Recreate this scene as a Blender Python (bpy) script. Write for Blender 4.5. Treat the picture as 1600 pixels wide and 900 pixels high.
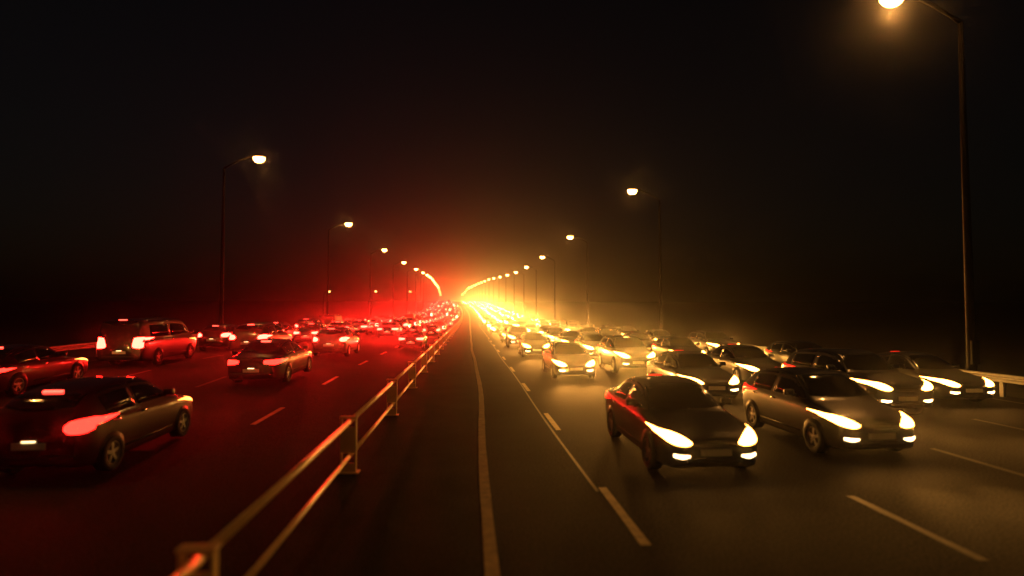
import bpy, bmesh, math, random
from mathutils import Vector, Matrix
from mathutils.bvhtree import BVHTree

random.seed(11)
R = math.radians
sc = bpy.context.scene
for o in list(bpy.data.objects):
    bpy.data.objects.remove(o)
C = sc.collection

# ------------------------------------------------------------------ camera
CAM_H = 2.8
cam_d = bpy.data.cameras.new('camera')
cam_d.sensor_width = 36.0
cam_d.lens = 20.25
cam_d.clip_start = 0.1
cam_d.clip_end = 6000
cam_d.dof.use_dof = True
cam_d.dof.focus_distance = 23.0
cam_d.dof.aperture_fstop = 0.30
cam = bpy.data.objects.new('camera', cam_d)
C.objects.link(cam)
cam.location = (0, 0, CAM_H)
cam.rotation_euler = (R(90 + 2.42), 0, R(-4.26))
sc.camera = cam

# ------------------------------------------------------------------ night sky and (moon-weak) sun
SUN_EL, SUN_AZ = 4.0, 150.0
world = bpy.data.worlds.new('World')
sc.world = world
world.use_nodes = True
wn = world.node_tree.nodes
wl = world.node_tree.links
wn.clear()
sky = wn.new('ShaderNodeTexSky')
sky.sky_type = 'NISHITA'
sky.sun_disc = False
sky.sun_elevation = R(SUN_EL)
sky.sun_rotation = R(SUN_AZ)
sky.dust_density = 3.0
bg = wn.new('ShaderNodeBackground')
bg.inputs['Strength'].default_value = 0.0026
wo = wn.new('ShaderNodeOutputWorld')
wl.new(sky.outputs['Color'], bg.inputs['Color'])
wl.new(bg.outputs['Background'], wo.inputs['Surface'])

sun_d = bpy.data.lights.new('sun', 'SUN')
sun_d.energy = 0.002
sun_d.angle = R(8)
sun_d.color = (1.0, 0.93, 0.85)
sun = bpy.data.objects.new('sun', sun_d)
C.objects.link(sun)
sun.rotation_euler = (R(90 - SUN_EL), 0, R(180 - SUN_AZ))

sc.view_settings.view_transform = 'Standard'
sc.view_settings.look = 'None'
sc.view_settings.exposure = -0.9
sc.view_settings.gamma = 1.0
sc.view_settings.use_curve_mapping = False
cy = sc.cycles
cy.max_bounces = 3
cy.diffuse_bounces = 1
cy.glossy_bounces = 2
cy.transmission_bounces = 0
cy.use_adaptive_sampling = True
cy.adaptive_threshold = 0.03
cy.adaptive_min_samples = 40
cy.volume_bounces = 0
cy.sample_clamp_indirect = 1.5
cy.sample_clamp_direct = 0.0
cy.use_denoising = True
cy.caustics_reflective = False
cy.caustics_refractive = False

HAZE_DENSITY = 0.0007
HAZE_ANISO = 0.965
HEAD_E, TAIL_E, STREET_E = 46.0, 130.0, 110.0      # how bright the lamp faces themselves glow
HEAD_BEAM, TAIL_BEAM = 170.0, 110.0
MID_HEAD, MID_TAIL = 2000.0, 2000.0
FAR_HEAD, FAR_TAIL = 10500.0, 11500.0              # beam watts, raised with distance to make the blaze at the vanishing point
HEAD_COL, TAIL_COL, STREET_COL = (1.0, .40, .065), (1.0, .013, .008), (1.0, .40, .085)
STREET_W = 2200.0
HEAD_SPILL, TAIL_SPILL = 60.0, 30.0                # wide lights added at the nearer lamps to give them halos

# ------------------------------------------------------------------ terrain functions
def smooth(a, b, x):
    t = min(1.0, max(0.0, (x - a) / (b - a)))
    return t * t * (3 - 2 * t)

def rise(d):
    if d < 93: return 0.0
    if d < 218: return 1.6e-4 * (d - 93) ** 2
    if d < 340: return 2.5 + 0.04 * (d - 218)
    if d < 640: return 7.38 + 0.025 * (d - 340)
    return 14.88

def zg(X, d):
    l = 0.0
    if X < -2.7:
        l = 0.6 * smooth(8, 30, d) * smooth(2.7, 8.0, -X)
    return rise(d) + l

def cx(d):
    if d < 170: return 0.0
    if d < 270: return -2.0e-4 * (d - 170) ** 2
    return -2.0 - 0.04 * (d - 270)

def P(X, d, z=0.0):
    return Vector((X + cx(d), d, zg(X, d) + z))

def heading(d):
    return math.atan2(cx(d + 1) - cx(d - 1), 2.0)

def slope(X, d):
    return math.atan2(zg(X, d + 1.5) - zg(X, d - 1.5), 3.0)

# ------------------------------------------------------------------ materials
MATS = {}
def mat(name, col=(.5, .5, .5), rough=.6, metal=0.0, coat=0.0, spec=None):
    m = bpy.data.materials.new(name)
    m.use_nodes = True
    b = m.node_tree.nodes['Principled BSDF']
    b.inputs['Base Color'].default_value = (*col, 1)
    b.inputs['Roughness'].default_value = rough
    b.inputs['Metallic'].default_value = metal
    b.inputs['Coat Weight'].default_value = coat
    b.inputs['Coat Roughness'].default_value = 0.06
    if spec is not None:
        b.inputs['Specular IOR Level'].default_value = spec
    MATS[name] = m
    return m, b

def noisy(name, c1, c2, scale, rough, detail=6, bump=0.0, bscale=None, metal=0.0, rvar=0.0):
    m, b = mat(name, c1, rough, metal)
    nt = m.node_tree
    tc = nt.nodes.new('ShaderNodeTexCoord')
    n = nt.nodes.new('ShaderNodeTexNoise')
    n.inputs['Scale'].default_value = scale
    n.inputs['Detail'].default_value = detail
    n.inputs['Roughness'].default_value = 0.65
    nt.links.new(tc.outputs['Object'], n.inputs['Vector'])
    r = nt.nodes.new('ShaderNodeValToRGB')
    r.color_ramp.elements[0].position = .3
    r.color_ramp.elements[1].position = .72
    r.color_ramp.elements[0].color = (*c1, 1)
    r.color_ramp.elements[1].color = (*c2, 1)
    nt.links.new(n.outputs['Fac'], r.inputs['Fac'])
    nt.links.new(r.outputs['Color'], b.inputs['Base Color'])
    if rvar:
        mr = nt.nodes.new('ShaderNodeMapRange')
        mr.inputs['To Min'].default_value = rough - rvar
        mr.inputs['To Max'].default_value = rough + rvar
        nt.links.new(n.outputs['Fac'], mr.inputs['Value'])
        nt.links.new(mr.outputs['Result'], b.inputs['Roughness'])
    if bump:
        n2 = nt.nodes.new('ShaderNodeTexNoise')
        n2.inputs['Scale'].default_value = bscale or scale * 8
        n2.inputs['Detail'].default_value = 3
        nt.links.new(tc.outputs['Object'], n2.inputs['Vector'])
        bp = nt.nodes.new('ShaderNodeBump')
        bp.inputs['Strength'].default_value = bump
        bp.inputs['Distance'].default_value = 0.02
        nt.links.new(n2.outputs['Fac'], bp.inputs['Height'])
        nt.links.new(bp.outputs['Normal'], b.inputs['Normal'])
    return m

def emit(name, col, strength, base=(.8, .8, .8)):
    m, b = mat(name, base, .25)
    b.inputs['Emission Color'].default_value = (*col, 1)
    b.inputs['Emission Strength'].default_value = strength
    return m

def gloss(n, r):
    b = MATS[n].node_tree.nodes['Principled BSDF']
    b.inputs['Coat Weight'].default_value = .4
    b.inputs['Coat Roughness'].default_value = r
asphalt = noisy('asphalt', (.016, .0155, .015), (.034, .033, .031), .55, .82, 8, .35, 40, rvar=.1)
def aggregate(n, scale, lo_, hi_):
    nt_ = MATS[n].node_tree
    b = nt_.nodes['Principled BSDF']
    src = b.inputs['Base Color'].links[0].from_socket
    tc = nt_.nodes.new('ShaderNodeTexCoord')
    nz = nt_.nodes.new('ShaderNodeTexNoise')
    nz.inputs['Scale'].default_value = scale
    nz.inputs['Detail'].default_value = 2
    nt_.links.new(tc.outputs['Object'], nz.inputs['Vector'])
    mr = nt_.nodes.new('ShaderNodeMapRange')
    mr.inputs['From Min'].default_value = .35
    mr.inputs['From Max'].default_value = .65
    mr.inputs['To Min'].default_value = lo_
    mr.inputs['To Max'].default_value = hi_
    nt_.links.new(nz.outputs['Fac'], mr.inputs['Value'])
    mx = nt_.nodes.new('ShaderNodeMix')
    mx.data_type = 'RGBA'
    mx.blend_type = 'MULTIPLY'
    mx.inputs['Factor'].default_value = 1.0
    nt_.links.new(src, mx.inputs['A'])
    nt_.links.new(mr.outputs['Result'], mx.inputs['B'])
    nt_.links.new(mx.outputs['Result'], b.inputs['Base Color'])
aggregate('asphalt', 28, .35, 1.6)
MATS['asphalt'].node_tree.nodes['Principled BSDF'].inputs['Specular IOR Level'].default_value = .04
grass = noisy('grass', (.020, .030, .010), (.050, .055, .025), .8, .95, 8, .5, 12)
earth = noisy('median_asphalt', (.014, .0135, .013), (.030, .029, .027), .9, .85, 8, .35, 40)
aggregate('median_asphalt', 28, .35, 1.6)
paint_line = noisy('worn_line_paint', (.17, .12, .045), (.44, .32, .13), 5, .6, 8)
faint_line = noisy('worn_faint_paint', (.025, .020, .012), (.07, .055, .03), 5, .7, 8)
tar = noisy('tar_seam', (.10, .085, .06), (.17, .15, .11), 3, .6, 6)
rail_paint = noisy('cream_rail_paint', (.70, .47, .14), (.84, .62, .24), 4, .45, 6, .15, 30)
post_paint = noisy('cream_post_paint', (.64, .42, .13), (.80, .57, .22), 3, .5, 6, .15, 30)
gloss('cream_rail_paint', .3)
gloss('cream_post_paint', .35)
galv = noisy('galvanised_steel', (.26, .26, .25), (.42, .42, .40), 3, .5, 5, metal=.7)
pole_m = noisy('painted_pole', (.006, .006, .006), (.014, .014, .013), 2, .6, 5)
MATS['painted_pole'].node_tree.nodes['Principled BSDF'].inputs['Specular IOR Level'].default_value = .1
MATS['median_asphalt'].node_tree.nodes['Principled BSDF'].inputs['Specular IOR Level'].default_value = .04
rubber = mat('rubber', (.018, .018, .018), .85)[0]
blackpl = mat('black_plastic', (.02, .02, .02), .5)[0]
glass = mat('dark_glass', (.012, .013, .014), .06, 0, .6)[0]  # opaque: the unlit cabin's darkness is put into the pane colour
alloy = mat('alloy_rim', (.45, .45, .46), .35, .9)[0]
plate_m = noisy('number_plate', (.62, .60, .52), (.74, .72, .62), 3, .45)
chrome = mat('chrome_trim', (.7, .7, .7), .18, 1.0)[0]
# car paint takes each car's own colour
cp, cpb = mat('car_paint', (.1, .1, .1), .32, .25, 1.0)
oi = cp.node_tree.nodes.new('ShaderNodeObjectInfo')
cp.node_tree.links.new(oi.outputs['Color'], cpb.inputs['Base Color'])

head_m = emit('headlamp_glow', HEAD_COL, HEAD_E)
far_head_m = emit('full_beam_glow', HEAD_COL, 700.0)  # far headlamp faces boosted so distant traffic blows out to white
far_tail_m = emit('far_tail_glow', TAIL_COL, 700.0, (.5, .02, .02))  # glow of far tail lamps raised to give white-hot cores
near_tail_m = emit('near_tail_glow', TAIL_COL, 20.0, (.5, .02, .02))  # glow of the nearest tail lamps lowered to stay plain red
dip_m = emit('dipped_headlamp_glow', HEAD_COL, 8.0)
run_m = emit('running_tail_glow', TAIL_COL, 3.0, (.5, .02, .02))
fog_m = emit('fog_lamp_glow', (1.0, .66, .30), HEAD_E * .3)
tail_m = emit('tail_lamp_glow', TAIL_COL, TAIL_E, (.5, .02, .02))
brake_m = emit('high_brake_glow', (1.0, .05, .03), 14.0, (.5, .02, .02))
amber_m = emit('amber_marker_glow', (1.0, .35, .04), 4.0, (.7, .3, .05))
platelight_m = emit('plate_lamp_glow', (1.0, .7, .3), 8.0)
street_m = emit('street_lamp_glow', STREET_COL, STREET_E)
side_m = emit('side_lamp_glow', (1.0, .48, .10), 30.0)
for _m in (near_tail_m, far_head_m, far_tail_m, street_m, side_m, head_m, dip_m, run_m, fog_m, tail_m, brake_m, amber_m, platelight_m):
    _m.cycles.emission_sampling = 'NONE'      # their light comes from the beams below
reflect_m = noisy('delineator_white', (.6, .6, .56), (.75, .75, .7), 4, .45)
refl_amber = mat('amber_reflector', (.7, .3, .03), .3)[0]

# ------------------------------------------------------------------ object helpers
def mesh_from(name, verts, faces, mats, fmat=None, smooth_=False):
    me = bpy.data.meshes.new(name)
    me.from_pydata([tuple(v) for v in verts], [], faces)
    for m in (mats if isinstance(mats, (list, tuple)) else [mats]):
        me.materials.append(m)
    if fmat:
        me.polygons.foreach_set('material_index', fmat)
    if smooth_:
        me.polygons.foreach_set('use_smooth', [True] * len(me.polygons))
    me.update()
    return me

def link(name, me, parent=None):
    o = bpy.data.objects.new(name, me)
    C.objects.link(o)
    if parent is not None:
        o.parent = parent
    return o

def tag(o, label=None, cat=None, group=None, kind=None):
    if label: o['label'] = label
    if cat: o['category'] = cat
    if group: o['group'] = group
    if kind: o['kind'] = kind
    return o

class MB:
    def __init__(s): s.v, s.f, s.m = [], [], []
    def add(s, vs, fs, mi=0):
        b = len(s.v)
        s.v += [Vector(v) for v in vs]
        s.f += [tuple(b + i for i in f) for f in fs]
        s.m += [mi] * len(fs)
        return s
    def box(s, lo, hi, mi=0, ch=0.0):
        (x0, y0, z0), (x1, y1, z1) = lo, hi
        if ch <= 0:
            vs = [(x0,y0,z0),(x1,y0,z0),(x1,y1,z0),(x0,y1,z0),(x0,y0,z1),(x1,y0,z1),(x1,y1,z1),(x0,y1,z1)]
            fs = [(3,2,1,0),(4,5,6,7),(0,1,5,4),(1,2,6,5),(2,3,7,6),(3,0,4,7)]
            return s.add(vs, fs, mi)
        bm = bmesh.new()
        bmesh.ops.create_cube(bm, size=1.0)
        for v in bm.verts:
            v.co = Vector(((x0+x1)/2 + v.co.x*(x1-x0), (y0+y1)/2 + v.co.y*(y1-y0), (z0+z1)/2 + v.co.z*(z1-z0)))
        bmesh.ops.bevel(bm, geom=bm.edges[:] + bm.verts[:], offset=ch, segments=2, affect='EDGES', profile=.6)
        bm.verts.index_update()
        s.add([v.co.copy() for v in bm.verts], [tuple(v.index for v in f.verts) for f in bm.faces], mi)
        bm.free()
        return s
    def tube(s, pts, rad, n=8, mi=0, cap=True):
        pts = [Vector(p) for p in pts]
        rads = rad if isinstance(rad, (list, tuple)) else [rad] * len(pts)
        rings = []
        for i, p in enumerate(pts):
            t = (pts[min(i+1, len(pts)-1)] - pts[max(i-1, 0)]).normalized()
            a = Vector((0, 0, 1)) if abs(t.z) < .9 else Vector((0, 1, 0))
            u = t.cross(a).normalized(); w = u.cross(t).normalized()
            rings.append([p + (u*math.cos(2*math.pi*k/n) + w*math.sin(2*math.pi*k/n))*rads[i] for k in range(n)])
        vs = [q for r in rings for q in r]
        fs = []
        for i in range(len(pts)-1):
            for k in range(n):
                k2 = (k+1) % n
                fs.append((i*n+k, i*n+k2, (i+1)*n+k2, (i+1)*n+k))
        if cap:
            fs.append(tuple(range(n))[::-1]); fs.append(tuple((len(pts)-1)*n+k for k in range(n)))
        return s.add(vs, fs, mi)
    def lathe_x(s, prof, n=20, c=(0,0,0), mi=0, cap=True):
        # profile of (x, r) turned about the x axis
        vs = []
        for (x, r) in prof:
            for k in range(n):
                a = 2*math.pi*k/n
                vs.append((c[0]+x, c[1]+r*math.cos(a), c[2]+r*math.sin(a)))
        fs = []
        for i in range(len(prof)-1):
            for k in range(n):
                k2 = (k+1) % n
                fs.append((i*n+k, (i+1)*n+k, (i+1)*n+k2, i*n+k2))
        if cap:
            fs.append(tuple(range(n))); fs.append(tuple((len(prof)-1)*n+k for k in range(n))[::-1])
        return s.add(vs, fs, mi)
    def mesh(s, name, mats, smooth_=False):
        return mesh_from(name, s.v, s.f, mats, s.m, smooth_)
    def build(s, name, mats, parent=None, smooth_=False):
        return link(name, s.mesh(name, mats, smooth_), parent)

def empty(name, loc=(0,0,0), rz=0.0):
    o = bpy.data.objects.new(name, None)
    o.empty_display_size = .3
    C.objects.link(o)
    o.location = loc
    o.rotation_euler = (0, 0, rz)
    return o

def copy_tree(o, parent=None, nolight=False):
    if nolight and o.type == 'LIGHT': return None
    c = o.copy()
    C.objects.link(c)
    c.parent = parent
    for ch in o.children:
        copy_tree(ch, c, nolight)
    return c

ORD = ['first','second','third','fourth','fifth','sixth','seventh','eighth','ninth','tenth','eleventh','twelfth',
       'thirteenth','fourteenth','fifteenth','sixteenth','seventeenth','eighteenth','nineteenth','twentieth']
for _t, _e in (('twenty', 'thirtieth'), ('thirty', 'fortieth'), ('forty', 'fiftieth')):
    ORD += [_t + '-' + ORD[_k] for _k in range(9)] + [_e]

# ------------------------------------------------------------------ ground, carriageways, median
def strip(name, X0, X1, d0, d1, zoff, m, nx=1, parent=None, thick=0.0):
    ds = []
    d = d0
    while d < d1 - 1e-6:
        ds.append(d)
        d += 2.0 if d < 60 else (5.0 if d < 220 else 12.0)
    ds.append(d1)
    vs, fs = [], []
    for d in ds:
        for i in range(nx+1):
            X = X0 + (X1-X0)*i/nx
            vs.append(P(X, d, zoff))
    w = nx+1
    for j in range(len(ds)-1):
        for i in range(nx):
            fs.append((j*w+i, j*w+i+1, (j+1)*w+i+1, (j+1)*w+i))
    return link(name, mesh_from(name, vs, fs, m, smooth_=True), parent)

# the wide ground sheet
xs = [-2600, -900, -300, -120, -60, -30, -20, -14, -8, -6.5, -5, -4, -2.7, 0, 6, 12, 17.5, 22, 30, 60, 120, 300, 900, 2600]
ds = [-60, -20, 0] + list(range(4, 60, 4)) + list(range(60, 240, 8)) + list(range(240, 700, 20)) + [800, 1000, 1400, 2000, 3000]
vs = [P(X, d, -0.06) for d in ds for X in xs]
nx = len(xs)
fs = [(j*nx+i, j*nx+i+1, (j+1)*nx+i+1, (j+1)*nx+i) for j in range(len(ds)-1) for i in range(nx-1)]
tag(link('ground', mesh_from('ground', vs, fs, grass, smooth_=True)), kind='structure')
D0, D1 = -40, 1100
median = tag(strip('median', -2.65, .12, D0, D1, 0.0, earth, 3), kind='structure')
road_r = tag(strip('road', .12, 18.0, D0, D1, 0.0, asphalt, 4), kind='structure')
road_l = tag(strip('road', -18.6, -2.65, D0, D1, 0.0, asphalt, 14), kind='structure')

# painted lines. The solid edge line wanders a little, as in the photograph
def line_mesh(name, Xf, d0, d1, w, m, parent, zoff=.006):
    vs, fs = [], []
    ds, d = [], d0
    while d < d1:
        ds.append(d); d += 1.0 if d < 80 else 4.0
    ds.append(d1)
    for d in ds:
        X = Xf(d); ww = w*(1 + .05*math.sin(d*3.1) + .03*math.sin(d*7.7))
        vs += [P(X-ww/2, d, zoff), P(X+ww/2, d, zoff)]
    for j in range(len(ds)-1):
        fs.append((2*j, 2*j+1, 2*j+3, 2*j+2))
    return link(name, mesh_from(name, vs, fs, m), parent)
line_mesh('edge_line', lambda d: .215 + .2*math.exp(-((d-24)/13)**2) + .02*math.sin(d*.4), 2, 420, .16, paint_line, road_r)
line_mesh('tar_seam', lambda d: 2.0 + .03*math.sin(d*.31), 9.0, 60, .05, tar, road_r)
line_mesh('edge_line', lambda d: 16.95, 6, 420, .14, faint_line, road_r)
line_mesh('edge_line', lambda d: -17.2, 6, 420, .14, faint_line, road_l)
DASH_L = 2.3
def dashes(X, start, m, parent, dmax, w=.13, cyc=6.8):
    d = start
    while d < dmax:
        line_mesh('lane_dash', lambda q: X, d, d + DASH_L, w, m, parent)
        d += cyc
dashes(2.13, 6.9, paint_line, road_r, 130)
dashes(5.80, 6.2, faint_line, road_r, 110)
dashes(9.50, 9.0, faint_line, road_r, 110)
dashes(13.2, 12.0, faint_line, road_r, 110)
dashes(-5.25, 14.6, paint_line, road_l, 110)
dashes(-8.95, 13.0, faint_line, road_l, 100)
dashes(-12.65, 15.0, faint_line, road_l, 100)

# ------------------------------------------------------------------ median fence: square posts, two tubular rails
FX = -2.1
fence = empty('median_fence', P(FX, 9.9))
tag(fence, 'cream two-rail metal fence with square posts running down the median', 'fence')
finv = Matrix.Translation(-fence.location)
pm = MB()
# open box post: two cheeks, back web, cap and base plate, so the rails run through it
pm.box((-.135, -.05, 0), (-.115, .05, .94))
pm.box((.115, -.05, 0), (.135, .05, .94))
pm.box((-.115, -.046, .35), (.115, -.026, .79))
pm.box((-.115, -.046, 0), (.115, -.026, .17))
pm.box((-.15, -.065, .941), (.15, .065, .975), ch=.008)
pm.box((-.19, -.11, -.01), (.19, .11, .02), ch=.005)
post_me = pm.mesh('post', post_paint)
SP = 5.65
fd = [4.75 + SP*i for i in range(-1, 62)]
fd = [d for d in fd if d > 3]
for d in fd:
    p = link('post', post_me, fence)
    p.location = P(FX, d) - fence.location
    p.rotation_euler = (slope(FX, d) if d > 90 else 0, R(random.uniform(-.8, .8)), -heading(d))
for zr, rr in ((.87, .046), (.26, .038)):
    for i in range(-1, len(fd)-1):
        a = fd[i] if i >= 0 else fd[0] - SP
        b = fd[i+1]
        m = MB().tube([P(FX, a, zr), P(FX, (a+b)/2, zr - .006), P(FX, b, zr)], rr, 10)
        m.v = [v - fence.location for v in m.v]
        m.build('rail', rail_paint, fence, True)

# ------------------------------------------------------------------ guard rails on both outer edges
def guard(X, side, d0, d1, label):
    g = empty('guard_rail', P(X, d0))
    tag(g, label, 'guard rail')
    prof = [(0, .48), (.035, .51), (.035, .56), (0, .60), (0, .64), (.035, .68), (.035, .73), (0, .76)]
    d = d0
    postm = MB().box((-.05, -.07, -.1), (.05, .07, .72)).mesh('guard_post', galv)
    while d < d1:
        e = d + 4.0
        vs = []
        for q in (d, e - .002):
            for (px, pz) in prof:
                vs.append(P(X - side*px, q, pz) - g.location)
            for (px, pz) in prof:
                vs.append(P(X - side*(px - .006), q, pz) - g.location)
        n = len(prof)
        fs = []
        for k in range(n-1):
            fs.append((k, k+1, 2*n+k+1, 2*n+k))
            fs.append((n+k, 3*n+k, 3*n+k+1, n+k+1))
        link('rail_section', mesh_from('rail_section', vs, fs, galv), g)
        p = link('guard_post', postm, g)
        p.location = P(X + side*.09, d + 2.0) - g.location
        d = e
guard(17.6, 1, 8, 170, 'galvanised guard rail along the right edge beyond the headlights')
guard(-18.2, -1, 8, 170, 'galvanised guard rail along the left edge beyond the tail lamps')

# delineator posts along the right edge
dl = MB().box((-.09, -.04, 0), (.09, .04, 1.05), ch=.02).mesh('post_body', reflect_m)
dr = MB().box((-.055, -.05, .82), (.055, -.036, .97)).mesh('reflector', refl_amber)
for i, d in enumerate([31, 43, 55, 67, 79, 91]):
    e = empty('delineator_post', P(17.25, d))
    link('post_body', dl, e); link('reflector', dr, e)
    tag(e, f'white delineator post on the right road edge, {ORD[i]} from the camera', 'road post', 'delineator posts on the right edge')

# ------------------------------------------------------------------ street lamps
LH = 14.8
def make_street(name, height, reach, lens_m, watts, s=1.0):
    root = empty(name)
    MB().tube([(0,0,0),(0,0,.5),(0,0,height*.5),(0,0,height-.9)], [.16*s,.13*s,.10*s,.07*s], 10).build('pole', pole_m, root, True)
    MB().box((-.26*s,-.26*s,-.02),(.26*s,.26*s,.06*s), ch=.02).build('base_plate', pole_m, root)
    MB().box((-.12*s,-.165*s,.7*s),(.12*s,-.1*s,1.4*s), ch=.01).build('access_door', pole_m, root)
    pts = [(0,0,height-.9)]
    for k in range(1, 9):
        t = k/8
        pts.append((-reach*t*.92, 0, height-.9 + .95*math.sin(t*math.pi/2)))
    MB().tube(pts, [.07*s]*1 + [.055*s]*8, 8).build('arm', pole_m, root, True)
    # cobra head: tapered shell with a dropped bowl
    h = MB()
    rings = []
    n = 14
    for t, w, zt in ((-.55,.05,.05),(-.45,.13,.09),(-.1,.2,.13),(.3,.22,.12),(.55,.16,.08),(.62,.06,.03)):
        rings.append([(-reach - t*s*-1*-1, 0, 0)])
        ring = []
        for k in range(n):
            a = 2*math.pi*k/n
            ring.append((-reach - t*s, w*s*math.cos(a), height + .06 + (zt*math.sin(a) if math.sin(a) > 0 else .02*math.sin(a))*s))
        rings[-1] = ring
    vs = [q for r in rings for q in r]
    fs = [(i*n+k, i*n+(k+1)%n, (i+1)*n+(k+1)%n, (i+1)*n+k) for i in range(len(rings)-1) for k in range(n)]
    fs += [tuple(range(n))[::-1], tuple((len(rings)-1)*n+k for k in range(n))]
    h.add(vs, fs)
    head = h.build('lamp_head', pole_m, root, True)
    b = MB()
    vs, fs = [], []
    nr = 5
    for j in range(nr):
        ph = j/(nr-1)*math.pi/2*.96
        for k in range(16):
            a = 2*math.pi*k/16
            vs.append((-reach - .12*s + .38*s*math.cos(a)*math.cos(ph), .27*s*math.sin(a)*math.cos(ph), height + .03 - .34*s*math.sin(ph)))
    for j in range(nr-1):
        for k in range(16):
            fs.append((j*16+k, (j+1)*16+k, (j+1)*16+(k+1)%16, j*16+(k+1)%16))
    fs.append(tuple((nr-1)*16+k for k in range(16))[::-1])
    b.add(vs, fs)
    b.build('lamp_bowl', lens_m, head, True)
    ld = bpy.data.lights.new('lamp_light', 'SPOT')
    ld.color = STREET_COL
    ld.energy = watts
    ld.spot_size = R(122)
    ld.spot_blend = .5
    ld.shadow_soft_size = 0.0
    lo_ = bpy.data.objects.new('lamp_light', ld)
    C.objects.link(lo_)
    lo_.parent = root
    lo_.location = (-reach - .12*s, 0, height - .45*s)
    lo_.rotation_euler = (0, R(33), 0)
    return root
proto = make_street('street_lamp', LH, 2.6, street_m, STREET_W, 1.25)
used = False
for side, X, d0, word in ((1, 18.75, -14.7, 'right'), (-1, -19.9, -22, 'left')):
    i = 0
    d = d0
    while d < 930:
        o = copy_tree(proto, None, d > 120) if used else proto
        used = True
        o.location = P(X, d)
        o.rotation_euler = (0, 0, (0 if side > 0 else math.pi) - heading(d))
        grp = f'street lamps on the {word} roadside'
        if d < 15:
            lab = f'street lamp with glowing orange head, {word} roadside, ' + ('behind the camera' if d < 0 else 'level with the camera')
        else:
            size = 'tall' if d < 160 else 'small far'
            lab = f'{size} street lamp with glowing orange head, {word} roadside, {ORD[i]} from the camera'
            i += 1
        tag(o, lab, 'street lamp', grp)
        d += 35
sp = make_street('side_road_lamp', 8.0, 1.2, side_m, 60.0, .9)
for i, (X, d, sz, lab) in enumerate((
        (-37, 150, .88, 'low amber lamp standing off the road at the far left, furthest from the traffic'),
        (-33, 200, .95, 'low amber lamp off the left roadside, middle of the three small ones'),
        (-26, 260, .92, 'low amber lamp off the left roadside, closest to the vanishing point'))):
    o = sp if i == 0 else copy_tree(sp)
    o.location = P(X, d)
    o.scale = (1, 1, sz)
    o.rotation_euler = (0, 0, math.pi)
    tag(o, lab, 'street lamp', 'low amber lamps off the left roadside')

# ------------------------------------------------------------------ cars
def pchip(xk, yk, x):
    n = len(xk)
    h = [xk[i+1]-xk[i] for i in range(n-1)]
    dl_ = [(yk[i+1]-yk[i])/h[i] for i in range(n-1)]
    m = [0]*n
    m[0], m[-1] = dl_[0], dl_[-1]
    for i in range(1, n-1):
        if dl_[i-1]*dl_[i] <= 0: m[i] = 0
        else:
            w1, w2 = 2*h[i]+h[i-1], h[i]+2*h[i-1]
            m[i] = (w1+w2)/(w1/dl_[i-1]+w2/dl_[i])
    if x <= xk[0]: return yk[0]
    if x >= xk[-1]: return yk[-1]
    i = max(k for k in range(n-1) if xk[k] <= x)
    t = (x-xk[i])/h[i]
    return ((2*t**3-3*t**2+1)*yk[i] + (t**3-2*t**2+t)*h[i]*m[i] + (-2*t**3+3*t**2)*yk[i+1] + (t**3-t**2)*h[i]*m[i+1])

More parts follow.
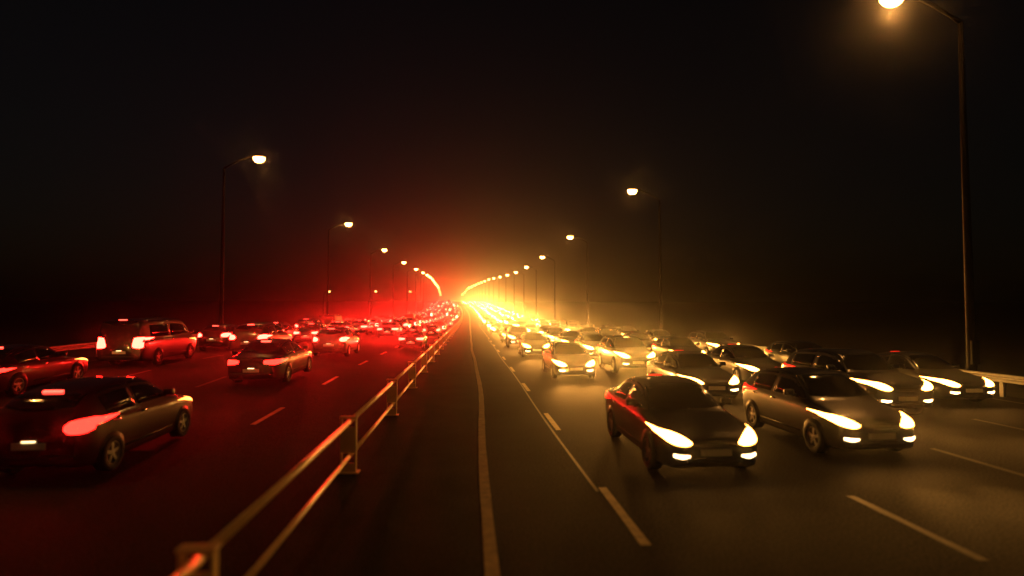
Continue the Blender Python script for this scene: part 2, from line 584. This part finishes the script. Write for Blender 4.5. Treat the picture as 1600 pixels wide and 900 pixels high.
KINDS = {
 'sedan': dict(
  y=[0,.05,.15,.40,.90,1.20,1.55,2.0,2.5,3.1,3.45,3.85,4.25,4.45,4.52,4.55],
  w=[.60,.70,.79,.86,.89,.90,.90,.90,.90,.90,.90,.89,.85,.79,.72,.64],
  zb=[.30,.24,.20,.19,.18,.18,.18,.18,.18,.18,.18,.19,.22,.26,.30,.36],
  zs=[.58,.64,.69,.76,.84,.88,.90,.91,.92,.94,.95,.96,.95,.92,.88,.80],
  zt=[.60,.67,.73,.81,.90,.96,1.17,1.40,1.455,1.42,1.31,1.10,1.02,.98,.93,.84],
  wt=[.45,.52,.60,.65,.68,.70,.66,.60,.58,.58,.59,.62,.66,.64,.58,.50],
  wheels=(.86, 3.52), wr=.325, ws=(1.26, 1.94), rw=(3.2, 3.78), sw=(1.62, 3.42), lamp=(.60, .76), tail=(.74, .91), belt=.945),
 'hatchback': dict(
  y=[0,.05,.15,.40,.80,1.05,1.40,1.85,2.4,3.0,3.4,3.65,3.82,3.92,3.98,4.02],
  w=[.60,.69,.77,.83,.86,.87,.87,.87,.87,.87,.86,.85,.82,.78,.74,.68],
  zb=[.30,.24,.20,.19,.18,.18,.18,.18,.18,.18,.19,.20,.22,.25,.28,.32],
  zs=[.60,.67,.73,.80,.88,.92,.94,.95,.97,.99,1.01,1.02,1.0,.97,.93,.84],
  zt=[.62,.70,.77,.86,.96,1.02,1.24,1.46,1.51,1.49,1.44,1.36,1.24,1.12,1.0,.87],
  wt=[.45,.52,.58,.63,.66,.68,.64,.58,.57,.57,.57,.57,.58,.58,.58,.54],
  wheels=(.78, 3.28), wr=.31, ws=(1.10, 1.80), rw=(3.55, 3.90), sw=(1.5, 3.36), lamp=(.64, .80), tail=(.80, 1.02), belt=.985),
 'suv': dict(
  y=[0,.05,.15,.40,.90,1.20,1.50,1.95,2.5,3.3,3.9,4.2,4.38,4.48,4.54,4.58],
  w=[.64,.74,.83,.89,.92,.93,.93,.93,.93,.93,.92,.91,.88,.84,.80,.73],
  zb=[.38,.32,.28,.26,.25,.25,.25,.25,.25,.25,.26,.28,.30,.33,.36,.40],
  zs=[.76,.84,.90,.96,1.02,1.05,1.07,1.08,1.10,1.12,1.14,1.14,1.12,1.08,1.03,.94],
  zt=[.78,.88,.95,1.02,1.09,1.14,1.36,1.62,1.69,1.67,1.62,1.54,1.40,1.26,1.12,.98],
  wt=[.48,.56,.63,.69,.72,.74,.70,.65,.63,.63,.63,.63,.64,.64,.63,.58],
  wheels=(.90, 3.62), wr=.37, ws=(1.25, 1.9), rw=(4.1, 4.44), sw=(1.58, 3.95), lamp=(.78, .95), tail=(.88, 1.12), belt=1.11),
 'van': dict(
  y=[0,.05,.15,.35,.65,.95,1.25,1.65,2.4,3.4,4.4,4.75,4.86,4.92,4.96,4.98],
  w=[.68,.78,.87,.92,.95,.96,.96,.96,.96,.96,.96,.95,.93,.90,.87,.82],
  zb=[.36,.30,.26,.25,.24,.24,.24,.24,.24,.24,.25,.26,.28,.30,.32,.36],
  zs=[.74,.84,.92,1.0,1.08,1.12,1.15,1.17,1.18,1.18,1.18,1.18,1.17,1.15,1.13,1.10],
  zt=[.76,.88,.98,1.10,1.32,1.58,1.82,1.95,2.0,2.0,1.99,1.95,1.86,1.74,1.58,1.36],
  wt=[.5,.58,.66,.74,.76,.76,.76,.76,.76,.77,.77,.77,.77,.77,.77,.74],
  wheels=(.88, 3.75), wr=.34, ws=(.55, 1.3), rw=(4.78, 4.93), sw=(1.0, 4.3), lamp=(.74, .94), tail=(.80, 1.25), belt=1.2),
}

def section(K, y, nsub):
    g = lambda k: pchip(K['y'], K[k], y)
    w, zb, zs, zt, wt = g('w'), g('zb'), g('zs'), g('zt'), g('wt')
    ctl = [(0, zb), (w*.86, zb), (w*.97, zb+.10), (w, zb+(zs-zb)*.5), (w*.985, zb+(zs-zb)*.85), (w*.94, zs),
           ((w*.94+wt)/2+.01, zs+(zt-.05-zs)*.5), (wt, zt-.06*min(1, (zt-zs)/.3+.2)), (wt*.62, zt-.012), (0, zt)]
    out = []
    n = len(ctl)
    for i in range(n-1):
        p0 = ctl[i-1] if i > 0 else (-ctl[1][0], ctl[1][1])
        p1, p2 = ctl[i], ctl[i+1]
        p3 = ctl[i+2] if i+2 < n else (-ctl[n-2][0], ctl[n-2][1])
        for k in range(nsub):
            t = k/nsub
            f = lambda a, b, c, d_: .5*(2*b+(c-a)*t*.8+(-(c-a)*.8*2 -(d_-b)*.8 +6*(c-b))*t*t/1 *1 + ((c-a)*.8+(d_-b)*.8-4*(c-b))*t**3)
            out.append((f(p0[0],p1[0],p2[0],p3[0]), f(p0[1],p1[1],p2[1],p3[1])))
    out.append(ctl[-1])
    return out

def car_body(K, ny, nsub):
    L = K['y'][-1]
    ys = []
    if ny > 20:
        ys = [0,.012,.03,.05,.08,.12,.17,.24,.32,.42]
        n = ny
        ys += [.42 + (L-.84)*(i+1)/n for i in range(n-1)]
        ys += [L-.42,L-.32,L-.24,L-.17,L-.12,L-.08,L-.05,L-.03,L-.012,L]
    else:
        ys = [0,.05,.18,.5] + [.5+(L-1.0)*(i+1)/ny for i in range(ny-1)] + [L-.5,L-.18,L-.05,L]
    rings = []
    for y in ys:
        s = section(K, y, nsub)
        ring = [(x, y, z) for x, z in s] + [(-x, y, z) for x, z in s[-2:0:-1]]
        rings.append(ring)
    n = len(rings[0])
    m = MB()
    vs = [q for r in rings for q in r]
    fs = [(i*n+k, i*n+(k+1)%n, (i+1)*n+(k+1)%n, (i+1)*n+k) for i in range(len(rings)-1) for k in range(n)]
    c0 = len(vs)
    vs.append((0, -.012, sum(p[2] for p in rings[0])/n)); vs.append((0, L+.012, sum(p[2] for p in rings[-1])/n))
    fs += [(k+1 if k+1 < n else 0, k, c0) for k in range(n)]
    b = (len(rings)-1)*n
    fs += [(b+k, b+(k+1)%n, c0+1) for k in range(n)]
    m.add(vs, fs)
    return m

def patch(bvh, cols, rows, tomap, direc, off, mb, mi=0, rim=.015):
    """cols: list of (a, lo, hi); tomap(a, b) gives a ray start; vertices are dropped on to the body and stood off it."""
    direc = Vector(direc).normalized()
    grid = []
    for (a, lo, hi) in cols:
        col = []
        for j in range(rows+1):
            p = Vector(tomap(a, lo + (hi-lo)*j/rows))
            h, nrm, _, _ = bvh.ray_cast(p, direc)
            if h is None:
                h, nrm, _, _ = bvh.find_nearest(p + direc*3.0)
            if nrm.dot(direc) > 0: nrm = -nrm
            col.append((h, nrm))
        grid.append(col)
    nc, nr = len(grid), rows+1
    top = [h + n_*off for col in grid for (h, n_) in col]
    und = [h - n_*rim for col in grid for (h, n_) in col]
    fs = []
    N = nc*nr
    # winding: test the first quad against the ray direction
    def quad(i, j): return (i*nr+j, (i+1)*nr+j, (i+1)*nr+j+1, i*nr+j+1)
    q = quad(nc//2-1, max(0, nr//2-1))
    nn = (top[q[1]]-top[q[0]]).cross(top[q[3]]-top[q[0]])
    flip = nn.dot(direc) > 0
    for i in range(nc-1):
        for j in range(nr-1):
            f = quad(i, j)
            fs.append(f[::-1] if flip else f)
    loop = [i*nr for i in range(nc)] + [(nc-1)*nr+j for j in range(1, nr)] + [i*nr+nr-1 for i in range(nc-2, -1, -1)] + [j for j in range(nr-2, 0, -1)]
    for k in range(len(loop)):
        a, b = loop[k], loop[(k+1) % len(loop)]
        f = (a, b, b+N, a+N)
        fs.append(f if flip else f[::-1])
    mb.add(top+und, fs, mi)

def interp_cols(keys, n):
    ks = [k[0] for k in keys]
    out = []
    for i in range(n+1):
        a = ks[0] + (ks[-1]-ks[0])*i/n
        out.append((a, pchip(ks, [k[1] for k in keys], a), pchip(ks, [k[2] for k in keys], a)))
    return out

def car_parts(kind, lo=False, onc=True):
    hm, tm_ = (head_m, run_m) if onc else (dip_m, tail_m)
    if lo: hm, tm_ = (far_head_m, run_m) if onc else (dip_m, far_tail_m)
    K = KINDS[kind]
    body = car_body(K, 8 if lo else 34, 1 if lo else 3)
    fine = body if lo else body
    bvh = BVHTree.FromPolygons(fine.v, fine.f)
    L = K['y'][-1]
    parts = []   # (name, MB, material, smooth, parent part index or None)
    n = 4 if lo else 10
    front = lambda a, b: (a, -3.0, b)
    rear = lambda a, b: (a, L+3.0, b)
    W = max(K['w'])
    l0, l1 = K['lamp']; t0, t1 = K['tail']
    for s in (1, -1):
        m = MB()
        e_ = .03 if lo else 0.0
        keys = [(.40, l0+.005-e_, l0+.03+e_), (.50, l0-.025-e_, l0+.10+e_), (.64, l0-.01-e_, l1-.005+e_), (.76, l0+.035-e_, l1+.01+e_), (W*.955, l1-.03-e_, l1+.035)]
        patch(bvh, [(s*a, b, c) for a, b, c in interp_cols(keys, n)], 1 if lo else 4, front, (0,1,0), .012, m)
        if not lo:
            wk = [(.30, l1-.055, l1+.0), (.50, l1-.035, l1+.02), (.80, l1+.005, l1+.035), (1.0, l1+.028, l1+.036)]  # glowing strip along the fender, added to draw the headlight out like a trail
            patch(bvh, interp_cols(wk, 8), 2, lambda a, b: (s*3.0, a, b), (-s,0,0), .010, m)
        parts.append(('headlight', m, hm))
        m = MB()
        if kind in ('hatchback', 'suv', 'van'):
            keys = [(.52, t0+.06, t0+.12), (.60, t0, t1-.03), (W*.9, t0-.01, t1), (W*.955, t0+.03, t1-.02)]
        else:
            keys = [(.40, t0+.05, t1-.03), (.52, t0+.02, t1-.01), (W*.86, t0, t1), (W*.955, t0+.04, t1-.02)]
        if lo: keys = [(a, b-.05, c+.04) for a, b, c in keys]
        patch(bvh, [(s*a, b, c) for a, b, c in interp_cols(keys, n)], 1 if lo else 4, rear, (0,-1,0), .012, m)
        if not lo:
            wk = [(L-.95, t1-.07, t1-.06), (L-.75, t1-.10, t1-.045), (L-.45, t1-.13, t1-.03), (L-.2, t1-.14, t1-.03)]  # added glowing strip up the rear flank, lengthening the tail lamp into a streak
            patch(bvh, interp_cols(wk, 8), 2, lambda a, b: (s*3.0, a, b), (-s,0,0), .010, m)
        parts.append(('tail_light', m, tm_))
    if lo:
        m = MB(); z = K['zb'][2]+.14
        patch(bvh, [(-.24, t0-.22, t0-.12), (.24, t0-.22, t0-.12)], 1, rear, (0,-1,0), .012, m)
        parts.append(('number_plate', m, plate_m))
    w0, w1 = K['ws']
    zt = lambda y: pchip(K['y'], K['zt'], y)
    wt = lambda y: pchip(K['y'], K['wt'], y)
    # windscreen and rear window: dropped from above on to the slope
    def slope_patch(y0, y1, name, sh):
        m = MB()
        rows_ = 2 if lo else 6
        cols = []
        nn = 4 if lo else 10
        for i in range(nn+1):
            u = -1 + 2*i/nn
            cols.append((u, 0, 1))
        def tm(u, b):
            y = y0 + (y1-y0)*b
            bow = .10*u*u*sh*(1-b*.3)
            yy = y + bow
            return (u*(wt(yy)*.97), yy, 3.5)
        patch(bvh, cols, rows_, tm, (0,0,-1), .004, m)
        parts.append((name, m, glass))
    slope_patch(w0, w1, 'windscreen', 1)
    slope_patch(K['rw'][1], K['rw'][0], 'rear_window', -1)
    # side windows: two panes a side
    s0, s1 = K['sw']
    mid = (s0+s1)/2 + .02
    def top_at(y): return zt(y) - .085
    for s in (1, -1):
        side = lambda a, b: (s*3.0, a, b)
        for (a0, a1) in ((s0-.28, mid-.04), (mid+.04, s1)):
            m = MB()
            cols = []
            nn = 3 if lo else 8
            for i in range(nn+1):
                y = a0+(a1-a0)*i/nn
                lo_ = K['belt']+.015
                cols.append((y, lo_, max(lo_+.02, top_at(y))))
            patch(bvh, cols, 1 if lo else 3, side, (-s,0,0), .004, m)
            parts.append(('side_window', m, glass))
    if not lo:
        # grille, bumper intake, fog lamps, plates, high brake lamp, trim
        m = MB(); patch(bvh, interp_cols([(-.34, l0-.02, l0+.03), (0, l0-.05, l0+.05), (.34, l0-.02, l0+.03)], 10), 3, front, (0,1,0), .006, m)
        parts.append(('grille', m, blackpl))
        m = MB(); zb = K['zb'][2]
        patch(bvh, interp_cols([(-.46, zb+.07, zb+.14), (0, zb+.06, zb+.20), (.46, zb+.07, zb+.14)], 10), 3, front, (0,1,0), .005, m)
        parts.append(('lower_intake', m, blackpl))
        m = MB(); patch(bvh, [(-.26, zb+.22, zb+.33), (0, zb+.22, zb+.33), (.26, zb+.22, zb+.33)], 1, front, (0,1,0), .02, m)
        parts.append(('front_plate', m, plate_m))
        m = MB(); patch(bvh, [(-.26, t0-.24, t0-.13), (0, t0-.24, t0-.13), (.26, t0-.24, t0-.13)], 1, rear, (0,-1,0), .02, m)
        parts.append(('rear_plate', m, plate_m))
        m = MB(); patch(bvh, [(-.10, t0-.115, t0-.10), (.10, t0-.115, t0-.10)], 1, rear, (0,-1,0), .03, m)
        parts.append(('plate_lamp', m, platelight_m))
        m = MB(); patch(bvh, interp_cols([(-.7, .40, .47), (0, .40, .47), (.7, .40, .47)], 10), 1, rear, (0,-1,0), .012, m)
        parts.append(('bumper_strip', m, blackpl))
        yb = K['rw'][0] - .06
        m = MB(); patch(bvh, [(-.16, yb-.02, yb+.03), (0, yb-.02, yb+.03), (.16, yb-.02, yb+.03)], 1, lambda a, b: (a, b, 3.5), (0,0,-1), .02, m)
        parts.append(('high_brake_light', m, brake_m if not onc else run_m))
        for s in (1, -1):
            m = MB(); keys = [(.44, zb+.20, zb+.23), (.56, zb+.17, zb+.235), (.70, zb+.20, zb+.25)]
            patch(bvh, [(s*a, b, c) for a, b, c in interp_cols(keys, 6)], 2, front, (0,1,0), .01, m)
            parts.append(('fog_light', m, fog_m if onc else blackpl))
            m = MB()
            patch(bvh, [(yy, K['zb'][6]+.16+0*yy, K['zb'][6]+.19) for yy in (1.25, 2.0, 2.9)], 1, lambda a, b: (s*3.0, a, b), (-s,0,0), .008, m)
            parts.append(('sill_trim', m, blackpl))
            # door shut lines and handles
            for yy in (s0-.22, mid, s1-.05):
                m = MB()
                patch(bvh, [(yy-.004, K['zb'][6]+.10, K['belt']), (yy+.004, K['zb'][6]+.10, K['belt'])], 6, lambda a, b: (s*3.0, a, b), (-s,0,0), .0015, m)
                parts.append(('door_seam', m, blackpl))
            for yy in (mid-.22, s1-.28):
                m = MB()
                patch(bvh, [(yy, K['belt']-.13, K['belt']-.10), (yy+.16, K['belt']-.13, K['belt']-.10)], 1, lambda a, b: (s*3.0, a, b), (-s,0,0), .022, m)
                parts.append(('door_handle', m, chrome))
            # mirror on a short stalk
            mm = MB()
            yM = w0 + .42; zM = K['belt'] + .05; xM = W*.95
            mm.box((min(s*xM, s*(xM+.20)), yM-.05, zM), (max(s*xM, s*(xM+.20)), yM+.07, zM+.13), ch=.035)
            mm.box((min(s*(xM-.08), s*(xM+.05)), yM-.01, zM-.03), (max(s*(xM-.08), s*(xM+.05)), yM+.03, zM+.03))
            parts.append(('wing_mirror', mm, cp))
    # wheel arches
    for s in (1, -1):
        for yw in K['wheels']:
            m = MB(); r = K['wr'] + .055
            cols = []
            nn = 4 if lo else 14
            for i in range(nn+1):
                a = -r*.985 + 2*r*.985*i/nn
                hh = math.sqrt(max(0, r*r-a*a))
                cols.append((yw+a, max(K['zb'][6]+.015, K['wr']-hh), K['wr']+hh))
            patch(bvh, cols, 1 if lo else 3, lambda a, b: (s*3.0, a, b), (-s,0,0), .006, m)
            parts.append(('wheel_arch', m, blackpl))
    return K, body, parts

DPARTS = {}
def make_detailed(kind, onc):
    K, body, parts = car_parts(kind, False, onc)
    root = empty(kind)
    L = K['y'][-1]
    oy = 0.0
    body.build('body', cp, root, True)
    for (nm, m, mt) in parts:
        m.build(nm, mt, root, nm not in ('front_plate', 'rear_plate'))
    W = max(K['w'])
    r = K['wr']
    for s in (1, -1):
        ty = MB().lathe_x([(-.11, r*.62), (-.11, r*.92), (-.09, r), (.09, r), (.11, r*.92), (.105, r*.64), (.03, r*.60)], 24, cap=False)
        rm = MB().lathe_x([(-.02, r*.60), (.10, r*.635), (.10, r*.60), (.03, r*.55), (.02, r*.22), (.085, r*.16), (.09, .01)], 20)
        for q in range(5):
            a = 2*math.pi*q/5
            m2 = Matrix.Rotation(a, 4, 'X')
            sp_ = MB().box((.055, -.03, r*.14), (.085, .03, r*.56))
            rm.add([m2 @ v for v in sp_.v], sp_.f)
        for mbx in (ty, rm):
            if s < 0:
                mbx.v = [Vector((-v.x, v.y, v.z)) for v in mbx.v]
                mbx.f = [f[::-1] for f in mbx.f]
        for i, yw in enumerate(K['wheels']):
            t = ty.build('wheel', rubber, root, True)
            t.location = (s*(W-.09), yw, r)
            rm.build('rim', alloy, t)
    DPARTS[(kind, onc)] = parts
    return root

def make_far(kind, onc):
    K, body, parts = car_parts(kind, True, onc)
    mats = [cp] + ([far_head_m, run_m] if onc else [dip_m, far_tail_m]) + [ plate_m, glass, blackpl, rubber]
    m = MB(); m.add(body.v, body.f, 0)
    for nm, p, mt in parts:
        m.add(p.v, p.f, mats.index(mt))
    W = max(K['w'])
    for s in (1, -1):
        for yw in K['wheels']:
            m.lathe_x([(-.1, K['wr']), (.1, K['wr'])], 10, (s*(W-.085), yw, K['wr']), 6)
    return m.mesh('far_'+kind, mats), parts

def beam_light(name, col, watts, size, radius):
    l = bpy.data.lights.new(name, 'SPOT')
    l.color = col
    l.energy = watts
    l.spot_size = R(size)
    l.spot_blend = 1.0
    l.shadow_soft_size = 0.0
    return l
BEAMS = {}
def beam(kind, mult):
    k = (kind, mult)
    if k not in BEAMS:
        col, w, size = {'headlight': (HEAD_COL, HEAD_BEAM, 62), 'dipped': (HEAD_COL, 25, 70), 'tail': (TAIL_COL, TAIL_BEAM, 60), 'midhead': (HEAD_COL, MID_HEAD, 52), 'midtail': (TAIL_COL, MID_TAIL, 36), 'farhead': (HEAD_COL, FAR_HEAD, 34), 'fartail': (TAIL_COL, FAR_TAIL, 34), 'midheadspill': (HEAD_COL, 200.0, 120), 'midtailspill': (TAIL_COL, 130.0, 100), 'headspill': (HEAD_COL, HEAD_SPILL, 172), 'tailspill': (TAIL_COL, TAIL_SPILL, 172)}[kind]
        BEAMS[k] = beam_light(kind + '_beam', col, w*mult, size, 0)
    return BEAMS[k]

def lamp_spots(parts, which):
    out = []
    for p in parts:
        if p[0] == which:
            c = sum((v for v in p[1].v[:40]), Vector()) / len(p[1].v[:40])
            out.append(c)
    return out

def add_beams(root, parts, onc, mult=1.0, single=False, mid=False):
    for which, kind, sy in (('headlight', 'headlight' if onc else 'dipped', -1), ('tail_light', None if onc else 'tail', 1)):
        if kind is None or (single and kind == 'dipped'): continue
        ys = [v.y for p in parts if p[0] == which for v in p[1].v]
        cs = lamp_spots(parts, which)
        if single: cs = [Vector((0, 0, cs[0].z))]  # far cars get one added beam between the lamps, standing for both
        if mid and kind != 'dipped': kind = {'headlight': 'midhead', 'tail': 'midtail'}[kind]
        if single: kind = {'headlight': 'farhead', 'tail': 'fartail'}[kind]
        for c in cs:
            o = bpy.data.objects.new(which + '_beam', beam(kind, mult))
            C.objects.link(o)
            o.parent = root
            o.location = (c.x*.96, (min(ys) if sy < 0 else max(ys)) + sy*.08, c.z)
            o.rotation_euler = (R(-90.3 if single else -88.2) if sy < 0 else R(90.5), 0, 0)
            if kind != 'dipped' and not single:
                q = bpy.data.objects.new(which + '_spill', beam(('mid' if mid else '') + ('headspill' if which == 'headlight' else 'tailspill'), 1.0))
                C.objects.link(q)
                q.parent = root
                q.location = o.location
                q.rotation_euler = (R(-90) if sy < 0 else R(90), 0, 0)

detail = {(k, q): make_detailed(k, q) for k in KINDS for q in (True, False) if not (k == 'van' and q)}
detail_used = {k: False for k in detail}
far = {(k, q): make_far(k, q) for k in KINDS for q in (True, False)}
PAINTS = {'black': (.006, .006, .007), 'silver': (.05, .05, .053), 'white': (.13, .13, .125), 'grey': (.018, .018, .02),
          'dark red': (.06, .008, .006), 'dark blue': (.010, .014, .035), 'beige': (.09, .075, .05)}
NAME = {'sedan': 'sedan', 'hatchback': 'hatchback', 'suv': 'sport_utility_vehicle', 'van': 'van'}

FARN = [0]
def place(kind, X, d, oncoming, paint, label, group, detailed=True):
    L = KINDS[kind]['y'][-1]
    if detailed:
        key = (kind, oncoming)
        if not detail_used[key]:
            o = detail[key]; detail_used[key] = True
        else:
            o = copy_tree(detail[key])
        o.name = NAME[kind]
        for ch in o.children:
            ch.color = (*PAINTS[paint], 1)
        for ch in o.children:
            if ch.type == 'MESH' and ch.name.startswith('tail_light'):
                ch.material_slots[0].link = 'DATA'
        if not oncoming and d < 21:       # nearest tail lamps are swapped to a dimmer glow, plain red
            for ch in o.children:
                if ch.type == 'MESH' and ch.name.startswith('tail_light'):
                    ch.material_slots[0].link = 'OBJECT'
                    ch.material_slots[0].material = near_tail_m
        add_beams(o, DPARTS[key], oncoming, 1.0, False, d > 21)
    else:
        o = link('car', far[(kind, oncoming)][0])
        FARN[0] += 1
        add_beams(o, far[(kind, oncoming)][1], oncoming, 1.0, True)
        o.color = (*PAINTS[paint], 1)
    dm = d + L/2
    sl = math.atan2(zg(X, d+L) - zg(X, d), L)
    h = heading(dm)
    if oncoming:      # local -y (front) faces the camera; origin is the front bumper
        o.location = P(X, d)
        o.rotation_euler = (sl, 0, -h)
    else:             # turned round: the rear bumper sits at distance d
        o.location = P(X, d + L)
        o.rotation_euler = (-sl, 0, math.pi - h)
    tag(o, label, {'sedan': 'car', 'hatchback': 'car', 'suv': 'car', 'van': 'van'}[kind], group)
    return o

ks = ['sedan', 'hatchback', 'suv', 'sedan', 'hatchback', 'sedan', 'van', 'suv']
pk = list(PAINTS)
LANES_R = [
 (3.98, 'the oncoming lane by the median', [(9.4, 'sedan', 'black', 4.1), (23.5, 'sedan', 'silver', 4.4), (35.5, 'hatchback', 'grey', 4.2), (45, 'suv', 'dark blue', 4.0), (53.5, 'sedan', 'white', 4.0)]),
 (7.65, 'the second oncoming lane', [(10.4, 'hatchback', 'grey', 7.75), (17.3, 'sedan', 'dark blue', 7.6), (25.5, 'suv', 'silver', 7.6), (33.5, 'hatchback', 'white', 7.7), (41, 'sedan', 'grey', 7.6), (49, 'sedan', 'black', 7.7)]),
 (11.35, 'the third oncoming lane', [(14.3, 'suv', 'dark blue', 11.4), (21.0, 'sedan', 'grey', 11.3), (28.6, 'hatchback', 'silver', 11.3), (36.4, 'sedan', 'dark red', 11.4), (44.5, 'hatchback', 'grey', 11.3), (52, 'sedan', 'beige', 11.3)]),
 (15.05, 'the outermost oncoming lane', [(16.2, 'sedan', 'grey', 15.0), (23.2, 'hatchback', 'black', 15.1), (32.5, 'suv', 'grey', 15.0), (42.5, 'sedan', 'white', 15.0), (52, 'hatchback', 'dark blue', 15.0)]),
]
LANES_L = [
 (-3.95, 'the outgoing lane by the fence', [(41, 'sedan', 'grey', -4.1), (60, 'hatchback', 'silver', -3.9)]),
 (-7.1, 'the second outgoing lane', [(10.0, 'hatchback', 'dark red', -7.1), (19.8, 'sedan', 'grey', -7.2), (29.5, 'hatchback', 'beige', -7.0), (50, 'sedan', 'black', -7.0), (58.5, 'suv', 'grey', -7.1)]),
 (-10.8, 'the third outgoing lane', [(29, 'suv', 'beige', -10.8), (39.5, 'sedan', 'grey', -10.9), (48, 'hatchback', 'silver', -10.8), (56.5, 'sedan', 'dark blue', -10.8)]),
 (-14.6, 'the outermost outgoing lane', [(17.6, 'sedan', 'dark red', -14.5), (25.0, 'van', 'grey', -14.4), (34, 'hatchback', 'grey', -14.6), (43.5, 'sedan', 'silver', -14.6), (52.5, 'suv', 'black', -14.6)]),
]
HEADW = {'black': 'dark'}
for lanes, onc in ((LANES_R, True), (LANES_L, False)):
    for li, (Xc, lane, lst) in enumerate(lanes):
        lit = 'glaring headlights' if onc else 'red tail lamps'
        i = 0
        for (d, kind, paint, X) in lst:
            where = f'nearest the camera in {lane}' if i == 0 else f'{ORD[i]} from the camera in {lane}'
            kw = {'suv': 'tall car'}.get(kind, kind)
            lab = f'{kw} with {lit}, {where}'
            if onc and li == 0 and i == 0:
                lab = 'black sedan with blazing swept headlights, largest car, beside the dashed lane line'
            place(kind, X, d, onc, paint, lab, ('cars coming towards the camera' if onc else 'cars driving away from the camera'))
            i += 1
        d = lst[-1][0] + 8.5
        while d < (430 if onc else 400):
            jitter = random.uniform(-.35, .35)
            kind = random.choice(ks)
            paint = random.choice(pk)
            if d < 150:
                wv = 'van' if kind == 'van' else 'car'
                lab = f'small {wv}, {lit}, {ORD[i]} from the camera in {lane}'
                grp = 'cars coming towards the camera' if onc else 'cars driving away from the camera'
            else:
                wv = 'van' if kind == 'van' else 'car'
                lab = f'tiny {wv}, {lit}, {ORD[i]} from camera in {lane}'
                grp = f'far cars in {lane}'
            place(kind, Xc + jitter, d, onc, paint, lab, grp, False)
            i += 1
            base = (8.5 + 2.0*((d-50)/50) if d < 150 else 13.0) if not onc else 10.0 + 3.0*((d-50)/50) if d < 150 else 17.0
            if not onc and li == 0 and d < 100: base += 6
            d += base + random.uniform(0, 4.0)

# prototypes that were not used
for k, u in detail_used.items():
    if not u:
        for ch in list(detail[k].children_recursive): bpy.data.objects.remove(ch)
        bpy.data.objects.remove(detail[k])

# ------------------------------------------------------------------ haze: one closed box of even, thin air, added to stand in for lens bloom
hz = bpy.data.materials.new('haze')
hz.use_nodes = True
nt = hz.node_tree
nt.nodes.clear()
pv = nt.nodes.new('ShaderNodeVolumePrincipled')
pv.inputs['Color'].default_value = (.95, .95, .95, 1)
pv.inputs['Density'].default_value = HAZE_DENSITY
pv.inputs['Anisotropy'].default_value = HAZE_ANISO
pv.inputs['Density Attribute'].default_value = ''
pv.inputs['Color Attribute'].default_value = ''
pv.inputs['Temperature Attribute'].default_value = ''
hz.cycles.homogeneous_volume = True
out = nt.nodes.new('ShaderNodeOutputMaterial')
nt.links.new(pv.outputs['Volume'], out.inputs['Volume'])
hb = MB().box((-2700, -80, -1.1), (2700, 3100, 46.0)).build('haze', hz)
tag(hb, kind='stuff')
